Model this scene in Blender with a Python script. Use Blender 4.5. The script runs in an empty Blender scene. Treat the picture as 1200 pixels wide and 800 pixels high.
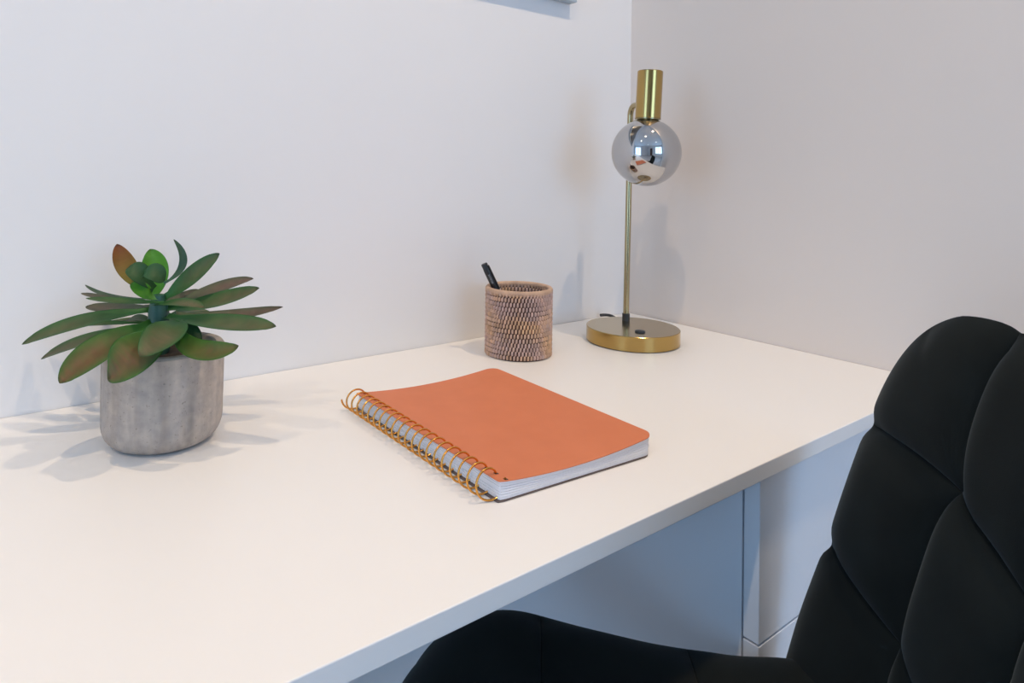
import bpy, bmesh, math, random
from mathutils import Vector, Matrix, noise
random.seed(7)
SC = bpy.context.scene
COL = SC.collection
PI = math.pi

# ------------------------------------------------------------------ helpers
def link(o, parent=None):
    COL.objects.link(o)
    if parent is not None: o.parent = parent
    return o

def mesh_obj(name, verts, faces, mat, parent=None, smooth=True, recalc=True, angle=None):
    me = bpy.data.meshes.new(name)
    me.from_pydata([tuple(v) for v in verts], [], faces)
    if recalc:
        bm = bmesh.new(); bm.from_mesh(me)
        bmesh.ops.recalc_face_normals(bm, faces=bm.faces)
        bm.to_mesh(me); bm.free()
    me.materials.append(mat)
    for p in me.polygons: p.use_smooth = smooth
    o = bpy.data.objects.new(name, me)
    link(o, parent)
    if smooth and angle: me.set_sharp_from_angle(angle=angle)
    return o

def bm_obj(name, bm, mat, parent=None, smooth=False, angle=None):
    bmesh.ops.recalc_face_normals(bm, faces=bm.faces)
    me = bpy.data.meshes.new(name); bm.to_mesh(me); bm.free()
    me.materials.append(mat)
    for p in me.polygons: p.use_smooth = smooth
    o = bpy.data.objects.new(name, me); link(o, parent)
    if smooth and angle: me.set_sharp_from_angle(angle=angle)
    return o

def add_box(bm, x0, x1, y0, y1, z0, z1, bev=0.0, seg=2):
    t = bmesh.new()
    r = bmesh.ops.create_cube(t, size=1.0)
    for v in t.verts:
        v.co.x = x0 + (v.co.x + .5) * (x1 - x0)
        v.co.y = y0 + (v.co.y + .5) * (y1 - y0)
        v.co.z = z0 + (v.co.z + .5) * (z1 - z0)
    if bev > 0:
        bmesh.ops.bevel(t, geom=list(t.edges), offset=bev, segments=seg, affect='EDGES', profile=.5)
    m = bpy.data.meshes.new('tmp'); t.to_mesh(m); t.free()
    bm.from_mesh(m); bpy.data.meshes.remove(m)

def box(name, x0, x1, y0, y1, z0, z1, mat, parent=None, bev=0.0):
    bm = bmesh.new(); add_box(bm, x0, x1, y0, y1, z0, z1, bev)
    return bm_obj(name, bm, mat, parent)

def lathe_data(profile, n=64, cx=0, cy=0):
    V = []; F = []
    rows = []
    for r, z in profile:
        if r < 1e-7:
            rows.append([len(V)]); V.append((cx, cy, z))
        else:
            rows.append(list(range(len(V), len(V) + n)))
            for i in range(n):
                a = 2 * PI * i / n
                V.append((cx + r * math.cos(a), cy + r * math.sin(a), z))
    for a, b in zip(rows, rows[1:]):
        for i in range(n):
            j = (i + 1) % n
            if len(a) == 1 and len(b) == 1: continue
            if len(a) == 1: F.append((a[0], b[j], b[i]))
            elif len(b) == 1: F.append((a[i], a[j], b[0]))
            else: F.append((a[i], a[j], b[j], b[i]))
    return V, F

def lathe(name, profile, mat, parent=None, n=64, angle=40, loc=None):
    V, F = lathe_data(profile, n)
    o = mesh_obj(name, V, F, mat, parent, True, True, math.radians(angle))
    if loc: o.location = loc
    return o

def tube_data(pts, rad, n=10, caps=True, V=None, F=None):
    V = [] if V is None else V; F = [] if F is None else F
    pts = [Vector(p) for p in pts]
    m = len(pts)
    T = []
    for i in range(m):
        a = pts[max(i - 1, 0)]; b = pts[min(i + 1, m - 1)]
        T.append((b - a).normalized())
    up = Vector((0, 0, 1)) if abs(T[0].z) < .9 else Vector((1, 0, 0))
    N = (up - T[0] * up.dot(T[0])).normalized()
    base = len(V)
    for i in range(m):
        N = (N - T[i] * N.dot(T[i])).normalized()
        B = T[i].cross(N)
        r = rad[i] if isinstance(rad, (list, tuple)) else rad
        for k in range(n):
            a = 2 * PI * k / n
            V.append(pts[i] + (N * math.cos(a) + B * math.sin(a)) * r)
    for i in range(m - 1):
        for k in range(n):
            k2 = (k + 1) % n
            F.append((base + i * n + k, base + i * n + k2, base + (i + 1) * n + k2, base + (i + 1) * n + k))
    if caps:
        F.append(tuple(base + k for k in range(n)))
        F.append(tuple(base + (m - 1) * n + k for k in reversed(range(n))))
    return V, F

def tube(name, pts, rad, mat, parent=None, n=16, angle=50):
    V, F = tube_data(pts, rad, n)
    return mesh_obj(name, V, F, mat, parent, True, True, math.radians(angle))

def empty(name, loc=(0, 0, 0), rz=0.0, label=None, cat=None, group=None):
    o = bpy.data.objects.new(name, None)
    o.empty_display_size = .05
    o.location = loc; o.rotation_euler = (0, 0, rz)
    link(o)
    if label: o['label'] = label
    if cat: o['category'] = cat
    if group: o['group'] = group
    return o

def tag(o, label, cat, group=None):
    o['label'] = label; o['category'] = cat
    if group: o['group'] = group
    return o

def struct(o):
    o['kind'] = 'structure'
    return o

# ------------------------------------------------------------------ materials
def mat(name, color, rough=.5, metal=0.0, spec=None, build=None, coat=0, sheen=0):
    m = bpy.data.materials.new(name); m.use_nodes = True
    nt = m.node_tree; b = nt.nodes['Principled BSDF']
    b.inputs['Base Color'].default_value = (*color, 1)
    b.inputs['Roughness'].default_value = rough
    b.inputs['Metallic'].default_value = metal
    if spec is not None: b.inputs['Specular IOR Level'].default_value = spec
    if coat: b.inputs['Coat Weight'].default_value = coat
    if sheen: b.inputs['Sheen Weight'].default_value = sheen
    if build: build(nt, b)
    return m

def nd(nt, t, **kw):
    n = nt.nodes.new(t)
    for k, v in kw.items(): setattr(n, k, v)
    return n

def noise_bump(scale=200, strength=.1, dist=.001, detail=4):
    def f(nt, b):
        tc = nd(nt, 'ShaderNodeTexCoord'); n = nd(nt, 'ShaderNodeTexNoise')
        n.inputs['Scale'].default_value = scale; n.inputs['Detail'].default_value = detail
        bp = nd(nt, 'ShaderNodeBump'); bp.inputs['Strength'].default_value = strength; bp.inputs['Distance'].default_value = dist
        nt.links.new(tc.outputs['Object'], n.inputs['Vector'])
        nt.links.new(n.outputs['Fac'], bp.inputs['Height'])
        nt.links.new(bp.outputs['Normal'], b.inputs['Normal'])
    return f

def wall_build(c):
    def f(nt, b):
        tc = nd(nt, 'ShaderNodeTexCoord'); n = nd(nt, 'ShaderNodeTexNoise')
        n.inputs['Scale'].default_value = 1.5; n.inputs['Detail'].default_value = 3
        r = nd(nt, 'ShaderNodeValToRGB')
        r.color_ramp.elements[0].position = .35; r.color_ramp.elements[0].color = (*[x * .985 for x in c], 1)
        r.color_ramp.elements[1].position = .65; r.color_ramp.elements[1].color = (*c, 1)
        nt.links.new(tc.outputs['Object'], n.inputs['Vector']); nt.links.new(n.outputs['Fac'], r.inputs['Fac'])
        nt.links.new(r.outputs['Color'], b.inputs['Base Color'])
        n2 = nd(nt, 'ShaderNodeTexNoise'); n2.inputs['Scale'].default_value = 350
        nt.links.new(tc.outputs['Object'], n2.inputs['Vector'])
        bp = nd(nt, 'ShaderNodeBump'); bp.inputs['Strength'].default_value = .05; bp.inputs['Distance'].default_value = .0005
        nt.links.new(n2.outputs['Fac'], bp.inputs['Height']); nt.links.new(bp.outputs['Normal'], b.inputs['Normal'])
    return f

WALLC = (.80, .79, .785)
M = {}
M['wall'] = mat('wall_paint', WALLC, .85, build=wall_build(WALLC))
M['wall_b'] = mat('warm_light_wall_paint', (.70, .62, .56), .85, build=wall_build((.74, .665, .605)))  # warm light on the right wall is mixed into its paint colour
M['ceiling'] = mat('ceiling_paint', (.85, .85, .85), .9)
M['trim'] = mat('trim_paint', (.82, .82, .81), .45)
M['desk'] = mat('desk_laminate', (.84, .825, .81), .38, spec=.4, build=noise_bump(900, .03, .0003))
M['desk_edge'] = mat('desk_edge_band', (.72, .72, .73), .45)
M['cab'] = mat('cabinet_laminate', (.74, .77, .82), .42, spec=.4)
M['dark'] = mat('hole_shade', (.03, .03, .032), .6)

def floor_build(nt, b):
    tc = nd(nt, 'ShaderNodeTexCoord'); br = nd(nt, 'ShaderNodeTexBrick')
    br.inputs['Scale'].default_value = 1.0
    br.inputs['Brick Width'].default_value = 1.2; br.inputs['Row Height'].default_value = .14
    br.inputs['Mortar Size'].default_value = .002
    br.inputs['Color1'].default_value = (.42, .41, .40, 1); br.inputs['Color2'].default_value = (.48, .47, .46, 1)
    br.inputs['Mortar'].default_value = (.2, .2, .2, 1)
    nt.links.new(tc.outputs['Object'], br.inputs['Vector'])
    nt.links.new(br.outputs['Color'], b.inputs['Base Color'])
M['floor'] = mat('grey_floor_planks', (.45, .44, .43), .4, build=floor_build)

M['brass'] = mat('brushed_brass', (.46, .31, .11), .17, 1.0)
M['brass_top'] = mat('brass_top_reflection', (.56, .44, .27), .20, 1.0)  # paler copy of the base brass, reflection on the top put into its colour
M['pole'] = mat('antique_brass', (.44, .36, .20), .22, 1.0)
M['black'] = mat('black_plastic', (.012, .013, .015), .35)
M['collar'] = mat('dark_bronze', (.035, .033, .028), .4)
M['cable'] = mat('black_cable', (.03, .032, .038), .5)

def smoke_build(nt, b):
    out = nt.nodes['Material Output']
    b.inputs['Base Color'].default_value = (.56, .555, .56, 1)
    tr = nd(nt, 'ShaderNodeBsdfTransparent'); tr.inputs['Color'].default_value = (.62, .60, .60, 1)
    mx = nd(nt, 'ShaderNodeMixShader'); mx.inputs[0].default_value = .06
    nt.links.new(b.outputs[0], mx.inputs[1]); nt.links.new(tr.outputs[0], mx.inputs[2])
    nt.links.new(mx.outputs[0], out.inputs['Surface'])
M['globe'] = mat('smoked_mirror_glass', (.55, .55, .56), .02, 1.0, build=smoke_build)

def concrete_build(nt, b):
    tc = nd(nt, 'ShaderNodeTexCoord')
    mp = nd(nt, 'ShaderNodeMapping'); mp.inputs['Scale'].default_value = (60, 60, 5)
    n = nd(nt, 'ShaderNodeTexNoise'); n.inputs['Scale'].default_value = 1; n.inputs['Detail'].default_value = 5
    nt.links.new(tc.outputs['Object'], mp.inputs['Vector']); nt.links.new(mp.outputs['Vector'], n.inputs['Vector'])
    r = nd(nt, 'ShaderNodeValToRGB')
    r.color_ramp.elements[0].position = .34; r.color_ramp.elements[0].color = (.345, .300, .260, 1)
    r.color_ramp.elements[1].position = .68; r.color_ramp.elements[1].color = (.52, .455, .40, 1)
    nt.links.new(n.outputs['Fac'], r.inputs['Fac'])
    n2 = nd(nt, 'ShaderNodeTexNoise'); n2.inputs['Scale'].default_value = 380; n2.inputs['Detail'].default_value = 3
    nt.links.new(tc.outputs['Object'], n2.inputs['Vector'])
    r2 = nd(nt, 'ShaderNodeValToRGB')
    r2.color_ramp.elements[0].position = .26; r2.color_ramp.elements[0].color = (.55, .55, .55, 1)
    r2.color_ramp.elements[1].position = .36; r2.color_ramp.elements[1].color = (1, 1, 1, 1)
    nt.links.new(n2.outputs['Fac'], r2.inputs['Fac'])
    n3 = nd(nt, 'ShaderNodeTexNoise'); n3.inputs['Scale'].default_value = 110; n3.inputs['Detail'].default_value = 6
    nt.links.new(tc.outputs['Object'], n3.inputs['Vector'])
    r3 = nd(nt, 'ShaderNodeValToRGB')
    r3.color_ramp.elements[0].position = .3; r3.color_ramp.elements[0].color = (.80, .80, .82, 1)
    r3.color_ramp.elements[1].position = .7; r3.color_ramp.elements[1].color = (1.08, 1.05, 1.02, 1)
    nt.links.new(n3.outputs['Fac'], r3.inputs['Fac'])
    mx = nd(nt, 'ShaderNodeMix', data_type='RGBA', blend_type='MULTIPLY'); mx.inputs[0].default_value = .8
    nt.links.new(r.outputs['Color'], mx.inputs[6]); nt.links.new(r2.outputs['Color'], mx.inputs[7])
    mx2 = nd(nt, 'ShaderNodeMix', data_type='RGBA', blend_type='MULTIPLY'); mx2.inputs[0].default_value = 1
    nt.links.new(mx.outputs[2], mx2.inputs[6]); nt.links.new(r3.outputs['Color'], mx2.inputs[7])
    nt.links.new(mx2.outputs[2], b.inputs['Base Color'])
    bp = nd(nt, 'ShaderNodeBump'); bp.inputs['Strength'].default_value = .35; bp.inputs['Distance'].default_value = .0008
    nt.links.new(n2.outputs['Fac'], bp.inputs['Height']); nt.links.new(bp.outputs['Normal'], b.inputs['Normal'])
M['concrete'] = mat('weathered_concrete', (.33, .31, .29), .85, build=concrete_build)

def soil_build(nt, b):
    tc = nd(nt, 'ShaderNodeTexCoord'); n = nd(nt, 'ShaderNodeTexNoise')
    n.inputs['Scale'].default_value = 160; n.inputs['Detail'].default_value = 5
    nt.links.new(tc.outputs['Object'], n.inputs['Vector'])
    r = nd(nt, 'ShaderNodeValToRGB')
    r.color_ramp.elements[0].color = (.015, .01, .007, 1); r.color_ramp.elements[1].color = (.09, .06, .04, 1)
    nt.links.new(n.outputs['Fac'], r.inputs['Fac']); nt.links.new(r.outputs['Color'], b.inputs['Base Color'])
M['soil'] = mat('potting_soil', (.04, .03, .02), .95, build=soil_build)

# leaf: vertex colour 'tint' carries the pigment pattern of the plastic leaf
def leaf_build(nt, b):
    a = nd(nt, 'ShaderNodeVertexColor', layer_name='tint')
    tc = nd(nt, 'ShaderNodeTexCoord'); n = nd(nt, 'ShaderNodeTexNoise')
    n.inputs['Scale'].default_value = 60; n.inputs['Detail'].default_value = 4
    nt.links.new(tc.outputs['Object'], n.inputs['Vector'])
    mr = nd(nt, 'ShaderNodeMapRange'); mr.inputs['To Min'].default_value = .72; mr.inputs['To Max'].default_value = 1.25
    nt.links.new(n.outputs['Fac'], mr.inputs['Value'])
    mx = nd(nt, 'ShaderNodeVectorMath', operation='SCALE')
    nt.links.new(a.outputs['Color'], mx.inputs[0]); nt.links.new(mr.outputs['Result'], mx.inputs['Scale'])
    nt.links.new(mx.outputs[0], b.inputs['Base Color'])
    b.inputs['Subsurface Weight'].default_value = .08
    b.inputs['Subsurface Radius'].default_value = (.004, .008, .002)
M['leaf'] = mat('succulent_leaf', (.08, .2, .05), .5, spec=.3, build=leaf_build)
M['stem'] = mat('succulent_stem', (.02, .085, .06), .5)

def cover_build(nt, b):
    tc = nd(nt, 'ShaderNodeTexCoord'); n = nd(nt, 'ShaderNodeTexNoise')
    n.inputs['Scale'].default_value = 30; n.inputs['Detail'].default_value = 6
    nt.links.new(tc.outputs['Object'], n.inputs['Vector'])
    r = nd(nt, 'ShaderNodeValToRGB')
    r.color_ramp.elements[0].position = .3; r.color_ramp.elements[0].color = (.60, .172, .067, 1)
    r.color_ramp.elements[1].position = .7; r.color_ramp.elements[1].color = (.64, .19, .077, 1)
    nt.links.new(n.outputs['Fac'], r.inputs['Fac']); nt.links.new(r.outputs['Color'], b.inputs['Base Color'])
M['cover'] = mat('orange_card_cover', (.62, .18, .07), .55, build=cover_build)
M['back_cover'] = mat('brown_card_back', (.12, .09, .085), .6)

def paper_build(nt, b):
    tc = nd(nt, 'ShaderNodeTexCoord'); sx = nd(nt, 'ShaderNodeSeparateXYZ')
    nt.links.new(tc.outputs['Object'], sx.inputs[0])
    w = nd(nt, 'ShaderNodeMath', operation='MULTIPLY'); w.inputs[1].default_value = 9000
    nt.links.new(sx.outputs['Z'], w.inputs[0])
    n = nd(nt, 'ShaderNodeTexNoise', noise_dimensions='4D'); n.inputs['Scale'].default_value = 6
    nt.links.new(tc.outputs['Object'], n.inputs['Vector']); nt.links.new(w.outputs[0], n.inputs['W'])
    n.inputs['Detail'].default_value = 1
    r = nd(nt, 'ShaderNodeValToRGB')
    r.color_ramp.elements[0].position = .35; r.color_ramp.elements[0].color = (.76, .76, .80, 1)
    r.color_ramp.elements[1].position = .6; r.color_ramp.elements[1].color = (.80, .80, .84, 1)
    nt.links.new(n.outputs['Fac'], r.inputs['Fac']); nt.links.new(r.outputs['Color'], b.inputs['Base Color'])
M['paper'] = mat('page_edges', (.78, .78, .84), .8, build=paper_build)
M['gold'] = mat('copper_gold_wire', (.80, .37, .08), .22, 1.0)

def rattan_build(nt, b):
    a = nd(nt, 'ShaderNodeVertexColor', layer_name='tint')
    tc = nd(nt, 'ShaderNodeTexCoord'); mp = nd(nt, 'ShaderNodeMapping'); mp.inputs['Scale'].default_value = (900, 900, 150)
    n = nd(nt, 'ShaderNodeTexNoise'); n.inputs['Scale'].default_value = 1; n.inputs['Detail'].default_value = 2
    nt.links.new(tc.outputs['Object'], mp.inputs['Vector']); nt.links.new(mp.outputs['Vector'], n.inputs['Vector'])
    mr = nd(nt, 'ShaderNodeMapRange'); mr.inputs['To Min'].default_value = .85; mr.inputs['To Max'].default_value = 1.15
    nt.links.new(n.outputs['Fac'], mr.inputs['Value'])
    mx = nd(nt, 'ShaderNodeVectorMath', operation='SCALE')
    nt.links.new(a.outputs['Color'], mx.inputs[0]); nt.links.new(mr.outputs['Result'], mx.inputs['Scale'])
    nt.links.new(mx.outputs[0], b.inputs['Base Color'])
M['rattan'] = mat('woven_rattan', (.5, .3, .2), .55, spec=.35, build=rattan_build)
M['core'] = mat('core_gap_shade', (.055, .028, .022), .9)  # coloured dark to carry the shade in the gaps between stitches
M['print'] = mat('pale_print', (.45, .47, .47), .6)

def velvet_build(nt, b):
    tc = nd(nt, 'ShaderNodeTexCoord'); n = nd(nt, 'ShaderNodeTexNoise')
    n.inputs['Scale'].default_value = 18; n.inputs['Detail'].default_value = 5
    nt.links.new(tc.outputs['Object'], n.inputs['Vector'])
    r = nd(nt, 'ShaderNodeValToRGB')
    r.color_ramp.elements[0].position = .3; r.color_ramp.elements[0].color = (.0032, .0052, .0052, 1)
    r.color_ramp.elements[1].position = .7; r.color_ramp.elements[1].color = (.0060, .0088, .0088, 1)
    nt.links.new(n.outputs['Fac'], r.inputs['Fac']); nt.links.new(r.outputs['Color'], b.inputs['Base Color'])
    b.inputs['Sheen Weight'].default_value = .12; b.inputs['Sheen Roughness'].default_value = .4
    b.inputs['Sheen Tint'].default_value = (.5, .6, .65, 1)
    n2 = nd(nt, 'ShaderNodeTexNoise'); n2.inputs['Scale'].default_value = 1500
    nt.links.new(tc.outputs['Object'], n2.inputs['Vector'])
    bp = nd(nt, 'ShaderNodeBump'); bp.inputs['Strength'].default_value = .2; bp.inputs['Distance'].default_value = .0005
    nt.links.new(n2.outputs['Fac'], bp.inputs['Height']); nt.links.new(bp.outputs['Normal'], b.inputs['Normal'])
M['velvet'] = mat('black_velvet', (.005, .006, .007), .85, spec=.15, build=velvet_build)
M['blackmetal'] = mat('black_steel', (.02, .02, .022), .4, .6)
M['frame'] = mat('pale_blue_grey_frame', (.42, .50, .56), .4)
M['art'] = mat('dark_picture_sheet', (.04, .035, .03), .3)
M['door'] = mat('proxy_door_brown', (.10, .045, .028), .45)
M['pane'] = None

def glass_build(nt, b):
    out = nt.nodes['Material Output']
    tr = nd(nt, 'ShaderNodeBsdfTransparent'); gl = nd(nt, 'ShaderNodeBsdfGlossy'); gl.inputs['Roughness'].default_value = .0
    mx = nd(nt, 'ShaderNodeMixShader'); mx.inputs[0].default_value = .06
    nt.links.new(tr.outputs[0], mx.inputs[1]); nt.links.new(gl.outputs[0], mx.inputs[2])
    nt.links.new(mx.outputs[0], out.inputs['Surface'])
M['pane'] = mat('window_glass', (1, 1, 1), .0, build=glass_build)
def emit(name, color, s):
    m = bpy.data.materials.new(name); m.use_nodes = True; nt = m.node_tree
    b = nt.nodes['Principled BSDF']; b.inputs['Base Color'].default_value = (*color, 1)
    b.inputs['Emission Color'].default_value = (*color, 1); b.inputs['Emission Strength'].default_value = s
    return m
M['lens'] = emit('downlight_lens', (1, .84, .62), 40)

# ------------------------------------------------------------------ the room
XL, YF, ZF, ZC = -4.2, -3.9, -.74, 1.76
T = .12
struct(box('floor', XL, 0, YF, 0, ZF - .1, ZF, M['floor']))
struct(box('ceiling', XL - T, T, YF - T, T, ZC, ZC + .1, M['ceiling']))
struct(box('wall_back', XL - T, T, 0, T, ZF - .1, ZC, M['wall']))
struct(box('wall_right', 0, T, YF - T, 0, ZF - .1, ZC, M['wall_b']))

def wall_with_holes(name, axis, c0, c1, lo, hi, holes):
    # wall between c0..c1 thickness on given axis, running lo..hi, with rectangular holes (a0,a1,z0,z1)
    bm = bmesh.new()
    xs = sorted({lo, hi, *[h[0] for h in holes], *[h[1] for h in holes]})
    for a, b in zip(xs, xs[1:]):
        hs = [h for h in holes if h[0] <= a + 1e-6 and h[1] >= b - 1e-6]
        zs = [(ZF - .1, ZC)]
        for h in hs:
            zs = [(ZF - .1, h[2]), (h[3], ZC)] if h[2] > ZF - .05 else [(h[3], ZC)]
        for z0, z1 in zs:
            if axis == 'x': add_box(bm, c0, c1, a, b, z0, z1)
            else: add_box(bm, a, b, c0, c1, z0, z1)
    bmesh.ops.remove_doubles(bm, verts=bm.verts, dist=1e-5)
    return struct(bm_obj(name, bm, M['wall']))

W1 = (-1.75, -.35, -.62, 1.40)      # y0,y1,z0,z1 in the left wall
W2 = (-1.80, -.25, -.10, 1.40)      # x0,x1,z0,z1 in the front wall
D1 = (-3.35, -2.50, ZF, 1.30)
wall_with_holes('wall_left', 'x', XL - T, XL, YF - T, 0, [W1])
wall_with_holes('wall_front', 'y', YF - T, YF, XL, 0, [W2, D1])

def window(name, axis, w):
    a0, a1, z0, z1 = w
    e = bpy.data.objects.new(name, None); link(e); struct(e)
    if axis == 'x': e.location = (XL - .06, (a0 + a1) / 2, z0)
    else: e.location = ((a0 + a1) / 2, YF - .06, z0)
    h = (a1 - a0) / 2; H = z1 - z0
    def part(nm, bars, m, th):
        bm = bmesh.new()
        for (p, q, r, s) in bars:
            if axis == 'x': add_box(bm, -th, th, p, q, r, s)
            else: add_box(bm, p, q, -th, th, r, s)
        return bm_obj(nm, bm, m, e)
    f = .055
    part('window_frame', [(-h, -h + f, 0, H), (h - f, h, 0, H), (-h + f, h - f, 0, f), (-h + f, h - f, H - f, H), (-.03, .03, f, H - f)], M['trim'], .03)
    part('pane', [(-h + f, -.03, f, H - f), (.03, h - f, f, H - f)], M['pane'], .003)
    return e
window('window_1', 'x', W1)
window('window_2', 'y', W2)
d = bpy.data.objects.new('proxy_door', None); link(d); struct(d); d.location = ((D1[0] + D1[1]) / 2, YF - .05, ZF)  # unseen door, added to give the globe a dark shape to reflect
bm = bmesh.new(); dw = (D1[1] - D1[0]) / 2; dh = D1[3] - ZF
add_box(bm, -dw + .04, dw - .04, -.02, .02, 0.004, dh - .04, .003)
for z0, z1 in ((.2, .95), (1.1, 1.8)): add_box(bm, -dw + .16, dw - .16, .018, .026, z0, z1, .004)
bm_obj('door_leaf', bm, M['door'], d)
bm = bmesh.new()
add_box(bm, -dw, -dw + .04, -.05, .05, 0, dh); add_box(bm, dw - .04, dw, -.05, .05, 0, dh); add_box(bm, -dw + .04, dw - .04, -.05, .05, dh - .04, dh)
bm_obj('door_frame', bm, M['trim'], d)
tube('door_handle', [(dw - .1, .02, 1.0), (dw - .1, .06, 1.0), (dw - .2, .06, 1.0)], .008, M['blackmetal'], d)
struct(box('baseboard_back', XL, 0, -.014, 0, ZF, ZF + .1, M['trim'], bev=.002))
struct(box('baseboard_right', -.014, 0, YF, -.4885 - .02, ZF, ZF + .1, M['trim'], bev=.002))

# ------------------------------------------------------------------ ceiling downlights
LAMPS = [(-.22, -.76), (-1.10, -.80), (-2.05, -.82), (-.9, -2.5), (-2.6, -2.5)]
for i, (x, y) in enumerate(LAMPS):
    e = empty('ceiling_downlight', (x, y, ZC), 0,
              ['round recessed ceiling downlight nearest the right wall above the desk',
               'round recessed ceiling downlight above the middle of the desk',
               'round recessed ceiling downlight above the left part of the desk',
               'round recessed ceiling downlight near the front wall, to the right',
               'round recessed ceiling downlight near the front wall, to the left'][i], 'ceiling light', 'recessed ceiling downlights')
    lathe('trim_ring', [(.034, -.001), (.034, -.004), (.045, -.005), (.048, -.003), (.048, 0), (.034, 0), (.034, -.001)], M['trim'], e, 32)
    lathe('lens', [(0, -.002), (.034, -.002), (.034, -.0005), (0, -.0005)], M['lens'], e, 32)

# ------------------------------------------------------------------ desk
DT = .0155
def wbox(name, x0, x1, y0, y1, z0, z1, m, parent, bev=0.0):
    L = parent.location
    return box(name, x0 - L.x, x1 - L.x, y0 - L.y, y1 - L.y, z0 - L.z, z1 - L.z, m, parent, bev)
bm = bmesh.new(); add_box(bm, -2.2, -.001, -.5, -.001, -DT, 0, .0008)
desk = bm_obj('desk', bm, M['desk'])
tag(desk, 'long white laminate desktop filling the corner, carrying the notebook, lamp, pen pot and plant', 'desk')

# ------------------------------------------------------------------ drawer unit under the right end
CX0, CX1, CYF = -.4167, -.016, -.4885
unit = empty('drawer_unit', ((CX0 + CX1) / 2, -.25, ZF), 0, 'white handleless drawer pedestal under the right end of the desk', 'drawers')
wbox('carcass', CX0 + .0005, CX1, CYF + .0175, -.016, ZF, -DT, M['cab'], unit, .0006)
def drawer_front(z0, z1, notch):
    L = unit.location
    x0, x1 = CX0, CX1
    if notch:
        a, b, dz = -.329, x0 + x1 + .329, .026
        prof = [(x0, z0), (x1, z0), (x1, z1), (b, z1), (b - .036, z1 - dz), (a + .036, z1 - dz), (a, z1), (x0, z1)]
    else:
        prof = [(x0, z0), (x1, z0), (x1, z1), (x0, z1)]
    bm = bmesh.new()
    vs = [bm.verts.new((x - L.x, CYF - L.y, z - L.z)) for x, z in prof]
    f = bm.faces.new(vs)
    r = bmesh.ops.extrude_face_region(bm, geom=[f])
    bmesh.ops.translate(bm, vec=(0, .0155, 0), verts=[v for v in r['geom'] if isinstance(v, bmesh.types.BMVert)])
    bmesh.ops.bevel(bm, geom=list(bm.edges), offset=.0006, segments=1, affect='EDGES')
    return bm_obj('drawer_front', bm, M['cab'], unit)
drawer_front(-.1770, -.0178, False)
drawer_front(-.3400, -.1790, True)
drawer_front(-.5050, -.3420, True)
drawer_front(ZF + .03, -.5070, True)

# ------------------------------------------------------------------ framed panel high on the back wall
pic = empty('wall_picture', (-.630, 0, .561), 0, 'pale blue-grey framed picture hung high on the left wall, only its lower corner in view', 'picture')
bm = bmesh.new()
hw, hh, fw = .46, .62, .022
add_box(bm, -hw, hw, -.018, -.001, 0, fw, .001); add_box(bm, -hw, hw, -.018, -.001, hh - fw, hh, .001)
add_box(bm, -hw, -hw + fw, -.018, -.001, fw, hh - fw, .001); add_box(bm, hw - fw, hw, -.018, -.001, fw, hh - fw, .001)
bm_obj('frame', bm, M['frame'], pic)
box('picture_sheet', -hw + fw, hw - fw, -.010, -.002, fw, hh - fw, M['art'], pic)

# ------------------------------------------------------------------ notebook
NB = empty('notebook', (-.6826, -.4217, 0), -.066, 'orange spiral-bound notebook with gold wire lying closed on the white desk', 'notebook')
NW, NL = .1818, .2475
def ztop(x):
    t = x / NW
    # low in the middle, high at the spine and at the fanned free edge
    return .0168 * (1 - t) ** 2 * 1.0 + 2 * t * (1 - t) * .0062 + .0188 * t ** 2
def sheared(o):
    for v in o.data.vertices: v.co.x -= (.022 + .024 * max(0, 1 - v.co.x / NW)) * v.co.y
    return o
def rounded_rect(x0, x1, y0, y1, r, both=False, n=8):
    P = []
    rl = r if both else .0015
    for (cx, cy, a0, rr) in ((x1 - r, y0 + r, -PI / 2, r), (x1 - r, y1 - r, 0, r), (x0 + rl, y1 - rl, PI / 2, rl), (x0 + rl, y0 + rl, PI, rl)):
        for i in range(n + 1):
            a = a0 + (PI / 2) * i / n
            P.append((cx + rr * math.cos(a), cy + rr * math.sin(a)))
    return P
def curved_sheet(bm, x0, x1, y0, y1, r, fz0, fz1, nx=28):
    # slab between surfaces fz0(x), fz1(x) with rounded right-hand corners, sliced along x
    def yr(x):
        d = x - (x1 - r)
        if d > 0:
            q = r - math.sqrt(max(r * r - d * d, 0)); return y0 + q, y1 - q
        d = (x0 + .003) - x
        if d > 0:
            q = .003 - math.sqrt(max(.003 ** 2 - d * d, 0)); return y0 + q, y1 - q
        return y0, y1
    xs = [x0 + (x1 - r - x0) * i / nx for i in range(nx)] + [x1 - r + r * math.sin(PI / 2 * i / 10) for i in range(11)]
    xs = sorted(set([x0 + .0002, x0 + .001] + xs))
    prev = None
    for x in xs:
        a, b = yr(x)
        if b - a < .004: a, b = (y0 + y1) / 2 - .002, (y0 + y1) / 2 + .002
        ring = [bm.verts.new((x, a, fz0(x))), bm.verts.new((x, b, fz0(x))), bm.verts.new((x, b, fz1(x))), bm.verts.new((x, a, fz1(x)))]
        if prev:
            for i in range(4):
                j = (i + 1) % 4
                bm.faces.new((prev[i], prev[j], ring[j], ring[i]))
        else: bm.faces.new(ring)
        prev = ring
    bm.faces.new(prev)
bm = bmesh.new(); curved_sheet(bm, .0015, NW, 0, NL, .012, ztop, lambda x: ztop(x) + .0007)
sheared(bm_obj('front_cover', bm, M['cover'], NB, smooth=True, angle=math.radians(40)))
bm = bmesh.new(); curved_sheet(bm, .001, NW - .0018, .0004, NL, .012, lambda x: .0003, lambda x: .0010)
sheared(bm_obj('back_cover', bm, M['back_cover'], NB, smooth=True, angle=math.radians(40)))
bm = bmesh.new()
NS = 7
rnd = random.Random(3)
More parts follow.
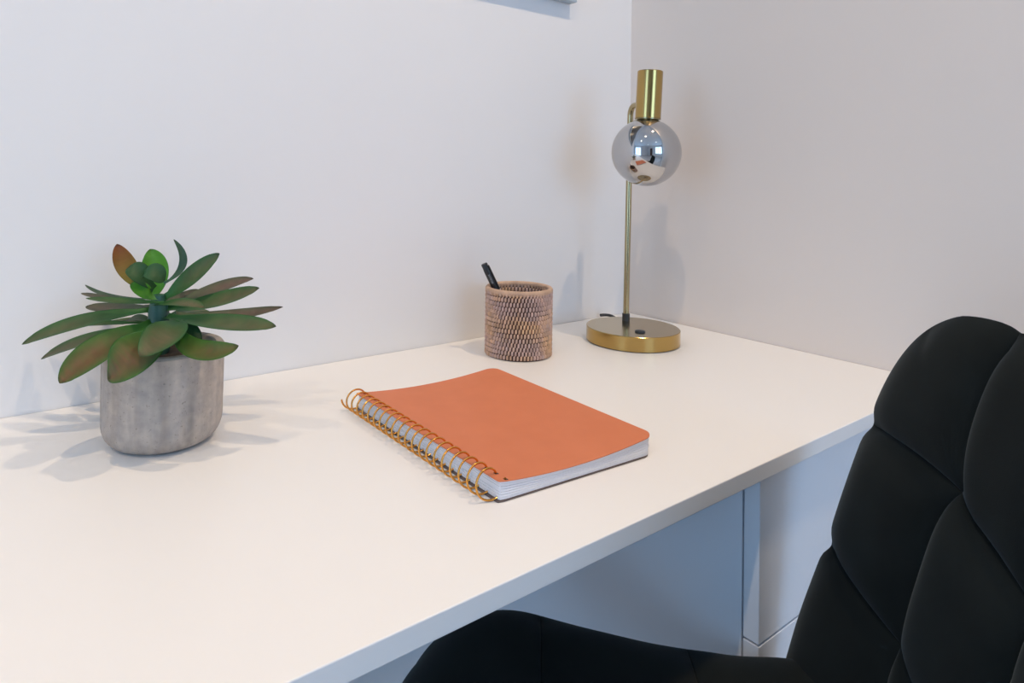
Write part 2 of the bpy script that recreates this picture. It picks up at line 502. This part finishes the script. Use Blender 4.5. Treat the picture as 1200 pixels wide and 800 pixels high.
for k in range(NS):
    f0, f1 = k / NS, (k + 1) / NS - .016
    dx = -.0015 - .0012 * rnd.random() + (.0015 if 2 < k < 7 else 0)
    o0 = .003 + .0012 * rnd.random()
    curved_sheet(bm, o0, NW + dx, .0012 + .0006 * rnd.random(), NL - .0015, .010,
                 (lambda f: (lambda x: .0014 + f * (ztop(x) - .0015)))(f0), (lambda f: (lambda x: .0014 + f * (ztop(x) - .0015)))(f1))
sheared(bm_obj('page_block', bm, M['paper'], NB, smooth=True, angle=math.radians(40)))
# spiral wire
RC, RX, ZCc, XC = .0112, .0120, .0123, -.0015
turns = 21; pitch = (NL + .004) / turns
pts = []
for i in range(turns * 40 + 1):
    a = 2 * PI * i / 40
    y = -.0025 + pitch * i / 40
    pts.append((XC - RX * math.cos(a), y, ZCc + RC * math.sin(a)))
pts = pts[17:]
V, F = tube_data(pts, .00092, 8)
# second, thinner wire of the pair nested beside it at the top
sheared(mesh_obj('spiral_wire', V, F, M['gold'], NB, True, True, math.radians(60)))
# dark blocks in the cover at every turn, painting the shade inside punched holes
bm = bmesh.new()
for i in range(turns + 1):
    y = -.0025 + pitch * (i + .444)
    if y > NL - .004: break
    x = XC + .0112
    add_box(bm, x - .0016, x + .0016, y - .0017, y + .0017, ztop(x) + .0001, ztop(x) + .00085)
sheared(bm_obj('hole_shade_blocks', bm, M['dark'], NB))

# ------------------------------------------------------------------ woven pen pot
CUP = empty('pen_pot', (-.3727, -.1022, 0), .3, 'round woven rattan pen pot standing behind the orange notebook', 'pen pot')
CR, CH = .0486, .0975
NC, NR = 60, 15
rnd = random.Random(11)
def stitches(R0, bulge, outward, nc, z0, z1, nr, shift):
    V = []; F = []; colr = []
    rh = (z1 - z0) / nr
    for r in range(nr):
        base = .5 + .5 * noise.noise(Vector((r * .35, 0, 5)))
        for c in range(nc):
            ac = 2 * PI * (c + shift * r) / nc
            zc = z0 + rh * (r + .5) + rh * .10 * math.sin(ac * 2 + r)
            aw = 2 * PI / nc * .385; hh = rh * .58
            n_ = noise.noise(Vector((math.cos(ac) * 1.6, math.sin(ac) * 1.6, r * .22)))
            q = rnd.random()
            t = (.60, .385, .235)
            u = (.52, .37, .33)
            k = min(1, max(0, .5 + 1.3 * n_ + .5 * (q - .5)))
            br = .80 + .38 * rnd.random()
            cc = [(t[i] * (1 - k) + u[i] * k) * br for i in range(3)]
            b0 = len(V); nu, nv = 5, 7
            for j in range(nv):
                b = -1 + 2 * j / (nv - 1)
                for i in range(nu):
                    a = -1 + 2 * i / (nu - 1)
                    e = math.sqrt(max(0, 1 - abs(a) ** 3)) * math.sqrt(max(0, 1 - abs(b) ** 4))
                    rr = R0 + outward * bulge * e
                    lean = .10 * b * aw * outward
                    an = ac + a * aw * (1 - .15 * b * b) + lean
                    V.append((rr * math.cos(an), rr * math.sin(an), zc + b * hh))
                    colr.append(cc)
            for j in range(nv - 1):
                for i in range(nu - 1):
                    p = b0 + j * nu + i
                    q4 = (p, p + 1, p + nu + 1, p + nu)
                    F.append(q4 if outward > 0 else tuple(reversed(q4)))
    return V, F, colr
V1, F1, C1 = stitches(.0452, .0036, 1, NC, .001, CH - .0045, NR, .40)
V2, F2, C2 = stitches(.0444, .0019, -1, 52, .004, CH - .0045, NR, .4)
off = len(V1); V = V1 + V2; F = F1 + [tuple(i + off for i in f) for f in F2]; CC = C1 + C2
wall = mesh_obj('woven_wall', V, F, M['rattan'], CUP, True, False)
ca = wall.data.color_attributes.new('tint', 'FLOAT_COLOR', 'POINT')
for i, c in enumerate(CC): ca.data[i].color = (*c, 1)
# top rim: wrapped coil
V = []; F = []; CC = []
nr_, nt_ = 360, 12
for i in range(nr_):
    a = 2 * PI * i / nr_
    w = .00028 * abs(math.sin(a * 45))
    g = .9 + .2 * noise.noise(Vector((math.cos(a) * 4, math.sin(a) * 4, 1)))
    for k in range(nt_):
        b = 2 * PI * k / nt_
        rr = .0456 + (.0030 + w) * math.cos(b)
        V.append((rr * math.cos(a), rr * math.sin(a), CH - .0042 + (.0037 + w) * math.sin(b)))
        CC.append((.58 * g, .385 * g, .265 * g))
for i in range(nr_):
    for k in range(nt_):
        i2 = (i + 1) % nr_; k2 = (k + 1) % nt_
        F.append((i * nt_ + k, i2 * nt_ + k, i2 * nt_ + k2, i * nt_ + k2))
rim = mesh_obj('rim', V, F, M['rattan'], CUP)
ca = rim.data.color_attributes.new('tint', 'FLOAT_COLOR', 'POINT')
for i, c in enumerate(CC): ca.data[i].color = (*c, 1)
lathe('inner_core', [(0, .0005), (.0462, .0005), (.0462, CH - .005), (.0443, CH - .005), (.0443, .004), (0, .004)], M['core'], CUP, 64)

# ------------------------------------------------------------------ pen
def axis_frame(o, d):
    o.rotation_mode = 'QUATERNION'
    o.rotation_quaternion = Vector((0, 0, 1)).rotation_difference(Vector(d).normalized())
PEN0 = Vector((-.3640, -.1070, .0045)); PEN1 = Vector((-.4160, -.0738, .1290))
pen = empty('pen', PEN0, 0, 'black capped pen leaning out of the woven pen pot', 'pen')
axis_frame(pen, PEN1 - PEN0)
PL = (PEN1 - PEN0).length
pr = .0051
lathe('barrel', [(0, 0), (.0008, 0), (.0016, .006), (.0036, .013), (.0045, .016), (.0045, PL - .055), (.0045, PL - .053), (0, PL - .053)], M['black'], pen, 32)
lathe('cap', [(0, PL - .056), (.0048, PL - .056), (pr, PL - .054), (pr + .0001, PL - .012), (pr - .0002, PL - .0085), (.0047, PL - .008), (.0047, PL - .001), (.0041, PL), (0, PL)], M['black'], pen, 32)
# find the pen's camera-facing side for its clip and print
CAMP = Vector((-1.02477, -.81893, .25894))
Rinv = pen.rotation_quaternion.inverted()
loc = Rinv @ (CAMP - PEN0); fa = math.atan2(loc.y, loc.x)
ca_, sa_ = math.cos(fa + .95), math.sin(fa + .95)
bm = bmesh.new(); add_box(bm, .0056, .0066, -.0013, .0013, PL - .042, PL - .004, .0004); add_box(bm, .0044, .0062, -.0013, .0013, PL - .0075, PL - .004, .0003)
bmesh.ops.rotate(bm, verts=bm.verts, cent=(0, 0, 0), matrix=Matrix.Rotation(fa + .95, 3, 'Z'))
bm_obj('clip', bm, M['black'], pen)
bm = bmesh.new(); rnd = random.Random(5)
for k in range(8):     # tiny block lettering running along the cap
    z = PL - .0175 - k * .00185
    add_box(bm, pr - .0003, pr + .00022, -.0011, .0011, z, z + .00034)
    if k % 2 == 0: add_box(bm, pr - .0003, pr + .00022, -.0011, -.0007, z, z + .0012)
    if k % 3 != 1: add_box(bm, pr - .0003, pr + .00022, .0007, .0011, z, z + .0012)
    if k % 3 == 1: add_box(bm, pr - .0003, pr + .00022, -.0011, .0011, z + .0009, z + .0012)
bmesh.ops.rotate(bm, verts=bm.verts, cent=(0, 0, 0), matrix=Matrix.Rotation(fa - .1, 3, 'Z'))
bm_obj('lettering', bm, M['print'], pen)

# ------------------------------------------------------------------ lamp
LX, LY = -.1729, -.1477
lamp = empty('desk_lamp', (LX, LY, 0), 0, 'brass desk lamp with a smoked mirrored globe in the corner of the desk', 'lamp')
BR, BH = .0712, .0232
def rel(x, y, z=0): return Vector((x - LX, y - LY, z))
base = lathe('base', [(0, 0.0004), (BR - .003, .0004), (BR - .003, .0014), (BR, .0018), (BR, BH - .0009), (BR - .0009, BH)], M['brass'], lamp, 160, angle=30)
lathe('base_top', [(BR - .0009, BH), (0, BH), ], M['brass_top'], lamp, 160)
PXY = (-.1477, -.1143)
b_ = rel(-.1937, -.1779)
lathe('switch', [(.0078, BH), (.0078, BH + .0009), (.0070, BH + .0022), (.004, BH + .003), (0, BH + .0032)], M['black'], lamp, 32, loc=(b_.x, b_.y, 0))
p_ = rel(*PXY)
lathe('collar', [(0, BH), (.0060, BH), (.0060, BH + .0118), (.0048, BH + .0124), (0, BH + .0124)], M['collar'], lamp, 32, loc=(p_.x, p_.y, 0))
GC = Vector((-.1735, -.1695, .2966)); GR = .0523
d = Vector((GC.x - PXY[0], GC.y - PXY[1], 0)); dl = d.length; d.normalize()
PT = (PXY[0] + .0030, PXY[1] - .0012)
pp = [rel(*PXY, BH + .010), rel(PXY[0] + .0015, PXY[1] - .0006, .19), rel(*PT, .358)]
d = Vector((GC.x - PT[0], GC.y - PT[1], 0)); dl = d.length; d.normalize()
for i in range(1, 9):
    a = PI / 2 * i / 8
    pp.append(rel(*PT, .358) + d * (.016 * (1 - math.cos(a))) + Vector((0, 0, .016 * math.sin(a))))
pp.append(rel(*PT, .374) + d * (dl - .012))
tube('pole', pp, .0047, M['pole'], lamp, 24)
# head: globe, neck and socket share one slightly tilted axis
tilt = Vector((.8099 * .040, -.5863 * .040, 1)).normalized()
Q = Vector((0, 0, 1)).rotation_difference(tilt)
def head(o):
    o.location = GC - Vector((LX, LY, 0)); o.rotation_mode = 'QUATERNION'; o.rotation_quaternion = Q; return o
gp = [(GR * math.cos(a), GR * math.sin(a)) for a in [-PI / 2 + (PI / 2 + 1.27) * i / 60 for i in range(61)]]
gp[0] = (0, -GR)
head(lathe('glass_globe', gp, M['globe'], lamp, 96, angle=180))
head(lathe('neck', [(0, GR * .93), (.0135, GR * .93), (.0150, GR * .955), (.0190, GR - .0012), (.0197, GR - .0008), (.0197, GR + .0002), (0, GR + .0002)], M['pole'], lamp, 48))
head(lathe('socket', [(0, .0527), (.0188, .0527), (.0193, .0533), (.0193, .1255), (.0186, .1264), (.0165, .1264), (.0165, .1240), (0, .1240)], M['brass'], lamp, 96, angle=30))
cp = [rel(-.118, -.095, .0042), rel(-.100, -.050, .0042), rel(-.093, -.028, .006), rel(-.0905, -.016, .0078), rel(-.093, -.0075, .0062), rel(-.099, -.006, .0045), rel(-.112, -.008, .0038), rel(-.13, -.022, .0036), rel(-.15, -.055, .0036)]
def smooth_path(P, n=6):
    out = []
    for i in range(len(P) - 1):
        p0 = P[max(i - 1, 0)]; p1 = P[i]; p2 = P[i + 1]; p3 = P[min(i + 2, len(P) - 1)]
        for k in range(n):
            t = k / n
            out.append(.5 * ((2 * p1) + (p2 - p0) * t + (2 * p0 - 5 * p1 + 4 * p2 - p3) * t * t + (3 * p1 - p0 - 3 * p2 + p3) * t ** 3))
    out.append(P[-1]); return out
cp = [rel(-.118, -.090, .0046), rel(-.096, -.062, .0046), rel(-.080, -.036, .0050), rel(-.0735, -.020, .0056), rel(-.079, -.0125, .0062), rel(-.0885, -.0095, .0062)]
tube('power_cable', smooth_path(cp), .0026, M['cable'], lamp, 12)

# ------------------------------------------------------------------ succulent in a concrete pot
PX, PY = -.8672, -.142
plant = empty('potted_succulent', (PX, PY, 0), 0, 'green and bronze succulent in a grey concrete pot at the left of the desk', 'plant')
PR, PH = .0545, .0895
prof = [(0, .0004), (.0395, .0004)]
for i in range(1, 11):
    a = -PI / 2 + PI / 2 * i / 10
    prof.append((.0380 + .0162 * math.cos(a), .0215 + .0211 * math.sin(a)))
prof += [(PR, .05), (PR + .0003, PH - .002), (PR - .0012, PH), (.0470, PH), (.0462, PH - .0015), (.0462, .070), (0, .070)]
lathe('pot', prof, M['concrete'], plant, 128, angle=35)
V = []; F = []
n = 48
V.append((0, 0, .0835))
for r in range(1, 9):
    for i in range(n):
        a = 2 * PI * i / n; rr = .0460 * r / 8
        V.append((rr * math.cos(a), rr * math.sin(a), .0825 + .0025 * noise.noise(Vector((rr * 90 * math.cos(a), rr * 90 * math.sin(a), 3)))))
for i in range(n): F.append((0, 1 + i, 1 + (i + 1) % n))
for r in range(7):
    for i in range(n):
        F.append((1 + r * n + i, 1 + (r + 1) * n + i, 1 + (r + 1) * n + (i + 1) % n, 1 + r * n + (i + 1) % n))
mesh_obj('soil', V, F, M['soil'], plant)
tube('stem', [Vector((-.006, .004, .080)), Vector((-.005, .004, .10)), Vector((-.0055, .0035, .122)), Vector((-.006, .0035, .137))], [.0115, .0105, .0095, .006], M['stem'], plant, 20)

LEAVES = [
    ((-0.8787, -0.1341, 0.1219), (-0.9354, -0.1176, 0.1129), (-0.9812, -0.0964, 0.095), 0.0201, 0.55, 'g', 0.5),
    ((-0.8822, -0.1189, 0.1071), (-0.9224, -0.0526, 0.0977), (-0.9533, -0.0179, 0.0926), 0.0115, 0.5, 'g', 0.6),
    ((-0.8823, -0.1311, 0.1057), (-0.9286, -0.085, 0.0873), (-0.9618, -0.0482, 0.0673), 0.0201, 0.55, 'g', 0.7),
    ((-0.8797, -0.1455, 0.1107), (-0.9236, -0.1567, 0.0952), (-0.9577, -0.1686, 0.0745), 0.0314, 0.65, 'o', 0.8),
    ((-0.879, -0.1583, 0.1083), (-0.9028, -0.2026, 0.1004), (-0.9264, -0.2038, 0.0823), 0.0414, 0.75, 'o', 0.8),
    ((-0.8637, -0.1696, 0.117), (-0.8811, -0.2063, 0.1137), (-0.9062, -0.2249, 0.103), 0.0339, 0.6, 'g', 0.7),
    ((-0.8655, -0.1681, 0.1134), (-0.859, -0.222, 0.0996), (-0.8297, -0.2433, 0.1052), 0.0238, 0.7, 'o', 0.6),
    ((-0.869, -0.1534, 0.1182), (-0.835, -0.215, 0.1188), (-0.7997, -0.2529, 0.1202), 0.0231, 0.6, 'g', 0.6),
    ((-0.8534, -0.1276, 0.1142), (-0.8002, -0.1289, 0.1064), (-0.7561, -0.1609, 0.1169), 0.0156, 0.6, 'b', 0.8),
    ((-0.8687, -0.1413, 0.1233), (-0.8288, -0.1703, 0.1304), (-0.7945, -0.1954, 0.1452), 0.0221, 0.6, 'g', 0.6),
    ((-0.8598, -0.1231, 0.1217), (-0.8116, -0.1211, 0.1345), (-0.7799, -0.1381, 0.1449), 0.0166, 0.6, 'b', 0.9),
    ((-0.8689, -0.1414, 0.1332), (-0.8483, -0.1566, 0.1529), (-0.8263, -0.173, 0.1779), 0.0221, 0.75, 'g', 0.45),
    ((-0.8668, -0.1308, 0.1463), (-0.8495, -0.1313, 0.164), (-0.8575, -0.1259, 0.1886), 0.008, 0.8, 'd', 0.2),
    ((-0.8746, -0.1248, 0.1311), (-0.8737, -0.1235, 0.1559), (-0.8783, -0.1206, 0.1795), 0.0264, 0.9, 'y', 0.2),
    ((-0.8818, -0.157, 0.1461), (-0.8949, -0.1601, 0.1611), (-0.9036, -0.1539, 0.1673), 0.0206, 0.9, 'k', 0.3),
    ((-0.8925, -0.1668, 0.1618), (-0.8858, -0.1741, 0.1635), (-0.8762, -0.1735, 0.1552), 0.0196, 0.9, 'k', 0.3),
    ((-0.8831, -0.1312, 0.1403), (-0.8952, -0.108, 0.158), (-0.904, -0.0984, 0.1836), 0.0211, 0.9, 'r', 1),
    ((-0.8785, -0.153, 0.1361), (-0.8907, -0.1628, 0.1447), (-0.901, -0.1555, 0.1532), 0.0151, 0.9, 'y', 0.1),
    ((-0.8746, -0.1248, 0.1311), (-0.9057, -0.0776, 0.129), (-0.925, -0.0515, 0.1384), 0.0065, 0.3, 'd', 0.5),
    ((-0.8768, -0.1355, 0.1286), (-0.9112, -0.0983, 0.1303), (-0.9318, -0.0774, 0.1344), 0.0085, 0.4, 'b', 0.6),
    ((-0.8693, -0.1534, 0.1316), (-0.9048, -0.1401, 0.1336), (-0.933, -0.1198, 0.1364), 0.01, 0.4, 'g', 0.3),
    ((-0.8742, -0.1126, 0.1214), (-0.9015, -0.0681, 0.1139), (-0.9224, -0.0406, 0.114), 0.0156, 0.6, 'b', 0.6),
    ((-0.8681, -0.1171, 0.1241), (-0.8421, -0.1112, 0.1257), (-0.8271, -0.1161, 0.1335), 0.0156, 0.7, 'b', 0.8),
    ((-0.8791, -0.1462, 0.1289), (-0.8647, -0.1815, 0.1347), (-0.8485, -0.2055, 0.1336), 0.0146, 0.5, 'g', 0.7),
    ((-0.8741, -0.1248, 0.1085), (-0.8863, -0.0913, 0.1061), (-0.8907, -0.0632, 0.096), 0.0151, 0.5, 'k', 0.4),
    ((-0.8664, -0.1427, 0.1085), (-0.8603, -0.1842, 0.1088), (-0.8533, -0.2014, 0.0953), 0.0226, 0.8, 'k', 0.3),
    ((-0.8678, -0.1171, 0.1114), (-0.8541, -0.0777, 0.1133), (-0.8397, -0.0385, 0.105), 0.0176, 0.2, 'g', 0.5),
    ((-0.8699, -0.1156, 0.1113), (-0.8716, -0.065, 0.1102), (-0.8741, -0.026, 0.1008), 0.0176, 0.2, 'g', 0.5),
    ((-0.8636, -0.1201, 0.1089), (-0.8277, -0.0967, 0.1084), (-0.7985, -0.0805, 0.0968), 0.0176, 0.2, 'g', 0.6),
    ((-0.8717, -0.1141, 0.1036), (-0.8824, -0.0445, 0.0941), (-0.8995, 0.0051, 0.0838), 0.0176, 0.2, 'g', 0.6),
]


TINT = {
 'g': ((.021, .100, .021), (.140, .092, .050)),
 'o': ((.032, .125, .016), (.150, .065, .028)),
 'b': ((.060, .085, .045), (.150, .095, .070)),
 'y': ((.070, .250, .020), (.160, .330, .025)),
 'k': ((.020, .080, .024), (.050, .075, .025)),
 'r': ((.110, .160, .012), (.210, .055, .012)),
 'd': ((.030, .085, .045), (.080, .090, .055)),
}
TOCAM = Vector((-.22, -.96, .17)).normalized()
def leaf(base, mid, tip, width, roll, kind, blush, seed):
    rn = random.Random(seed)
    O = Vector((PX, PY, 0))
    P0, P1, P2 = [Vector(q) - O for q in (base, mid, tip)]
    # 'mid' is a point on the centreline: turn it into a quadratic control point
    Cc = P1 * 2 - (P0 + P2) * .5
    N0 = (Vector((0, 0, 1)) * math.cos(roll * 1.1) + TOCAM * math.sin(roll * 1.1)).normalized()
    nS, nT = 26, 14
    V = []; F = []; col = []
    thick = max(.0016, width * .13)
    rows = []
    e_in, c_in = TINT[kind]
    for i in range(nS + 1):
        s = i / nS
        s = 1 - (1 - s) ** 1.35
        p = P0 * (1 - s) ** 2 + Cc * 2 * s * (1 - s) + P2 * s * s
        t = ((Cc - P0) * 2 * (1 - s) + (P2 - Cc) * 2 * s).normalized()
        nrm = (N0 - t * N0.dot(t)).normalized()
        side = t.cross(nrm)
        w = max(.30 * (1 - s) ** .5, 0) if s < .05 else 0
        wf = (s ** .85) * ((1 - s) ** .66) / .418
        wf = max(wf, .34 * (1 - s) ** .6)
        if s > .999: wf = .02
        hw = width * .56 * wf
        th = thick * (.35 + .65 * (1 - s) ** .5) * min(1, wf * 1.6)
        for k in range(nT):
            a = 2 * PI * k / nT
            cx_ = math.cos(a); sx_ = math.sin(a)
            x = hw * cx_
            cup = .34 * hw * (cx_ * cx_) * (1 if s < .9 else .8)
            z = th * sx_ * .5 * (1 - .5 * abs(cx_)) + cup - (.10 * width * math.exp(-(cx_ / .22) ** 2) * .5 if sx_ > 0 else 0)
            V.append(p + side * x + nrm * z)
            m = (1 - abs(cx_) ** 2.2) * min(1, max(0, (s - .18) / .4)) * blush
            m = m * (1 if sx_ >= 0 else .75)
            m = min(1, m * (.8 + .4 * rn.random()))
            g = .90 + .12 * rn.random() + .25 * max(0, .35 - s)
            if kind in 'yr': m = blush * s if kind == 'r' else m
            c = [(e_in[q] * (1 - m) + c_in[q] * m) * g for q in range(3)]
            if s > .965: c = [q * .6 for q in c]
            col.append(c)
    for i in range(nS):
        for k in range(nT):
            k2 = (k + 1) % nT
            F.append((i * nT + k, i * nT + k2, (i + 1) * nT + k2, (i + 1) * nT + k))
    F.append(tuple(range(nT))); F.append(tuple(nS * nT + k for k in reversed(range(nT))))
    o = mesh_obj('leaf', V, F, M['leaf'], plant)
    ca = o.data.color_attributes.new('tint', 'FLOAT_COLOR', 'POINT')
    for i, c in enumerate(col): ca.data[i].color = (*c, 1)
    return o
for i, L in enumerate(LEAVES): leaf(*L, i)

# ------------------------------------------------------------------ chair
CS = .87
chair = empty('office_chair', (-.6750, -.5490, ZF), PI / 4, 'black velvet tufted desk chair at the desk, its seat pushed partly under', 'chair')
Z0 = -ZF
def cloc(x, y, z): return Vector((x * CS, y * CS, z * CS + .0337 + Z0))
def cells(t, cuts):
    for a, b in zip(cuts, cuts[1:]):
        if t <= b + 1e-9:
            q = 2 * (t - a) / (b - a) - 1
            return max(0.0, 1 - min(1, abs(q)) ** 3.2) ** .5
    return 0.0
def samples(cuts, n):
    S = []
    for a, b in zip(cuts, cuts[1:]):
        for i in range(n):
            S.append(a + (b - a) * (.5 - .5 * math.cos(PI * i / n)))
    S.append(cuts[-1]); return S
def seam(t, cuts):
    return sum(math.exp(-((t - c) / .045) ** 2) for c in cuts[1:-1])
def puffy(name, ucuts, vcuts, nu, nv, place, Tf, Tb, A, pinch, parent, P=5.0, EP=6.0, warp=None):
    U = samples(ucuts, nu); Vv = samples(vcuts, nv)
    if warp:      # vertices follow the bent seams
        pass
    W, H = len(U), len(Vv)
    verts = []; idx = {}
    for s in (0, 1):
        for j, v0 in enumerate(Vv):
            for i, u in enumerate(U):
                edge = i in (0, W - 1) or j in (0, H - 1)
                if s == 1 and edge:
                    idx[1, i, j] = idx[0, i, j]; continue
                v = v0 - (warp(u, v0) if warp else 0)
                d = max(abs(u), abs(v))
                q = (abs(u) ** P + abs(v) ** P) ** (1 / P)
                k = d / q if q > 1e-9 else 1
                cu, cv = cells(u, ucuts), cells(v0, vcuts)
                su = u * k * (1 - pinch * seam(v0, vcuts) * abs(u) ** 8); sv = v * k * (1 - pinch * .5 * seam(u, ucuts) * abs(v) ** 8)
                e = max(0, 1 - d ** EP) ** .5
                h = (Tf * e + A * (cu * cv - 1) * min(1, e * 1.6)) if s == 0 else -Tb * e
                verts.append(place(su, sv, h)); idx[s, i, j] = len(verts) - 1
    F = []
    for s in (0, 1):
        for j in range(H - 1):
            for i in range(W - 1):
                f = (idx[s, i, j], idx[s, i + 1, j], idx[s, i + 1, j + 1], idx[s, i, j + 1])
                F.append(f if s == 0 else tuple(reversed(f)))
    return mesh_obj(name, verts, F, M['velvet'], parent)
def lerp(tab, x):
    if x <= tab[0][0]: return tab[0][1]
    for (a, p), (b, q) in zip(tab, tab[1:]):
        if x <= b:
            return p + (q - p) * (x - a) / (b - a)
    return tab[-1][1]
ZB0, ZB1 = -.345, .150
ZM, ZH = (ZB0 + ZB1) / 2, (ZB1 - ZB0) / 2
def back_place(u, v, h):
    z = ZM + ZH * v - .016 * (1 - min(1, abs(u) / .75) ** 2) * max(0, v) ** 2
    w = lerp([(-.34, .300), (-.24, .270), (-.12, .252), (.02, .238), (.150, .222)], z)
    x = w * u
    y = -.2 - .25 * (z + .25) - .028 + .036 * u * u
    n = Vector((-.12 * u, 1, .25)).normalized()
    p = Vector((x, y, z)) + n * h
    return cloc(p.x, p.y, p.z)
vs = [-1, (-.12 - ZM) / ZH, (.012 - ZM) / ZH, 1]
puffy('backrest', [-1, -.46, .07, .49, 1], vs, 22, 26, back_place, .028, .030, .017, .030, chair, P=5.0,
      warp=lambda u, v: (.26 * max(0, 1 - abs(u) / .5) + .11 * min(1, max(0, (.44 - v) / .53)) * (1 - u * u)) * (1 - abs(v) ** 3))
STAB = [(-.23, -.208), (-.19, -.226), (-.14, -.243), (-.05, -.243), (.036, -.233), (.09, -.223), (.13, -.226), (.165, -.240), (.20, -.266), (.235, -.305)]
def smoothtab(tab, x, r=.02):
    return sum(lerp(tab, x + r * k / 4) for k in range(-4, 5)) / 9
def seat_place(u, v, h):
    y = .000 + .238 * v
    x = .252 * u
    z = smoothtab(STAB, y) - .020 + .012 * u * u
    sl = (smoothtab(STAB, y + .01) - smoothtab(STAB, y - .01)) / .02
    n = Vector((0, -sl, 1)).normalized()
    p = Vector((x, y, z)) + n * h
    return cloc(p.x, p.y, p.z)
puffy('seat', [-1, -.42, 0, .42, 1], [-1, -.36, .30, 1], 22, 24, seat_place, .024, .045, .010, .0, chair, P=5)
# metal under-structure
zb = (-.30) * CS + .0337 + Z0
bm = bmesh.new(); add_box(bm, -.08, .08, -.09, .09, zb - .035, zb - .008, .005)
add_box(bm, -.028, .028, -.235, -.07, zb - .034, zb - .018, .004)
bm_obj('mechanism', bm, M['blackmetal'], chair)
bm = bmesh.new(); add_box(bm, -.028, .028, -.250, -.234, zb - .034, zb + .14, .004)
bm_obj('back_bracket', bm, M['blackmetal'], chair)
lathe('gas_column', [(0, .09), (.028, .09), (.028, .27), (.018, .272), (.018, zb - .035), (0, zb - .035)], M['blackmetal'], chair, 32)
for k in range(5):
    a = 2 * PI * k / 5 + .3
    dx, dy = math.cos(a), math.sin(a)
    tube('leg', [(.02 * dx, .02 * dy, .105), (.15 * dx, .15 * dy, .095), (.27 * dx, .27 * dy, .075)], [.022, .018, .014], M['blackmetal'], chair, 12)
    bm = bmesh.new()
    for s in (-1, 1):
        r = bmesh.ops.create_cone(bm, cap_ends=True, segments=24, radius1=.026, radius2=.026, depth=.014,
                                  matrix=Matrix.Translation((.275 * dx - s * .013 * dy, .275 * dy + s * .013 * dx, .026)) @ Matrix.Rotation(a, 4, 'Z') @ Matrix.Rotation(PI / 2, 4, 'X'))
    add_box(bm, .275 * dx - .009, .275 * dx + .009, .275 * dy - .009, .275 * dy + .009, .026, .072, .003)
    bm_obj('caster', bm, M['black'], chair)

# ------------------------------------------------------------------ lights
WARM = (1.0, .76, .50); COOL = (.30, .59, 1.0)
for i, (x, y) in enumerate(LAMPS):
    l = bpy.data.lights.new('downlight_lamp', 'SPOT'); l.energy = [34, 30, 30, 16, 16][i]; l.color = WARM
    l.shadow_soft_size = .012; l.spot_size = math.radians(125); l.spot_blend = .8
    o = bpy.data.objects.new('downlight_lamp', l); o.location = (x, y, ZC - .012); link(o)
def win_light(loc, rot, sx, sy, e):
    l = bpy.data.lights.new('window_daylight', 'AREA'); l.shape = 'RECTANGLE'; l.size = sx; l.size_y = sy
    l.energy = e; l.color = COOL
    o = bpy.data.objects.new('window_daylight', l); o.location = loc; o.rotation_euler = rot; link(o)
win_light((XL - .10, (W1[0] + W1[1]) / 2, (W1[2] + W1[3]) / 2), (0, -PI / 2, 0), W1[3] - W1[2], W1[1] - W1[0], 41)
win_light(((W2[0] + W2[1]) / 2, YF - .10, (W2[2] + W2[3]) / 2), (PI / 2, 0, 0), W2[1] - W2[0], W2[3] - W2[2], 40)
w = bpy.data.worlds.new('World'); SC.world = w; w.use_nodes = True
w.node_tree.nodes['Background'].inputs[0].default_value = (.75, .87, 1, 1)
w.node_tree.nodes['Background'].inputs[1].default_value = 1.0

# ------------------------------------------------------------------ camera (rolled by a degree, shifted lens)
cd = bpy.data.cameras.new('camera'); cam = bpy.data.objects.new('camera', cd); link(cam)
cd.sensor_fit = 'HORIZONTAL'; cd.sensor_width = 36; cd.lens = 774.614 / 1200 * 36
cd.shift_x = (600 - 523.433) / 1200; cd.shift_y = (191.56 - 400) / 1200
cd.clip_start = .02
f = Vector((math.sin(.62628) * math.cos(-.01481), math.cos(.62628) * math.cos(-.01481), -math.sin(-.01481)))
r = Vector((math.cos(.62628), -math.sin(.62628), 0)); u = r.cross(f)
ro = .01694
r2 = r * math.cos(ro) + u * math.sin(ro); u2 = -r * math.sin(ro) + u * math.cos(ro)
m = Matrix((r2, u2, -f)).transposed().to_4x4(); m.translation = Vector((-1.02477, -.81893, .25894))
cam.matrix_world = m
SC.camera = cam
vs_ = SC.view_settings
vs_.view_transform = 'Standard'; vs_.look = 'None'; vs_.gamma = 1; vs_.use_curve_mapping = False
vs_.exposure = 0.0
SC.cycles.use_denoising = True
SC.cycles.max_bounces = 10; SC.cycles.diffuse_bounces = 6
SC.cycles.caustics_reflective = False
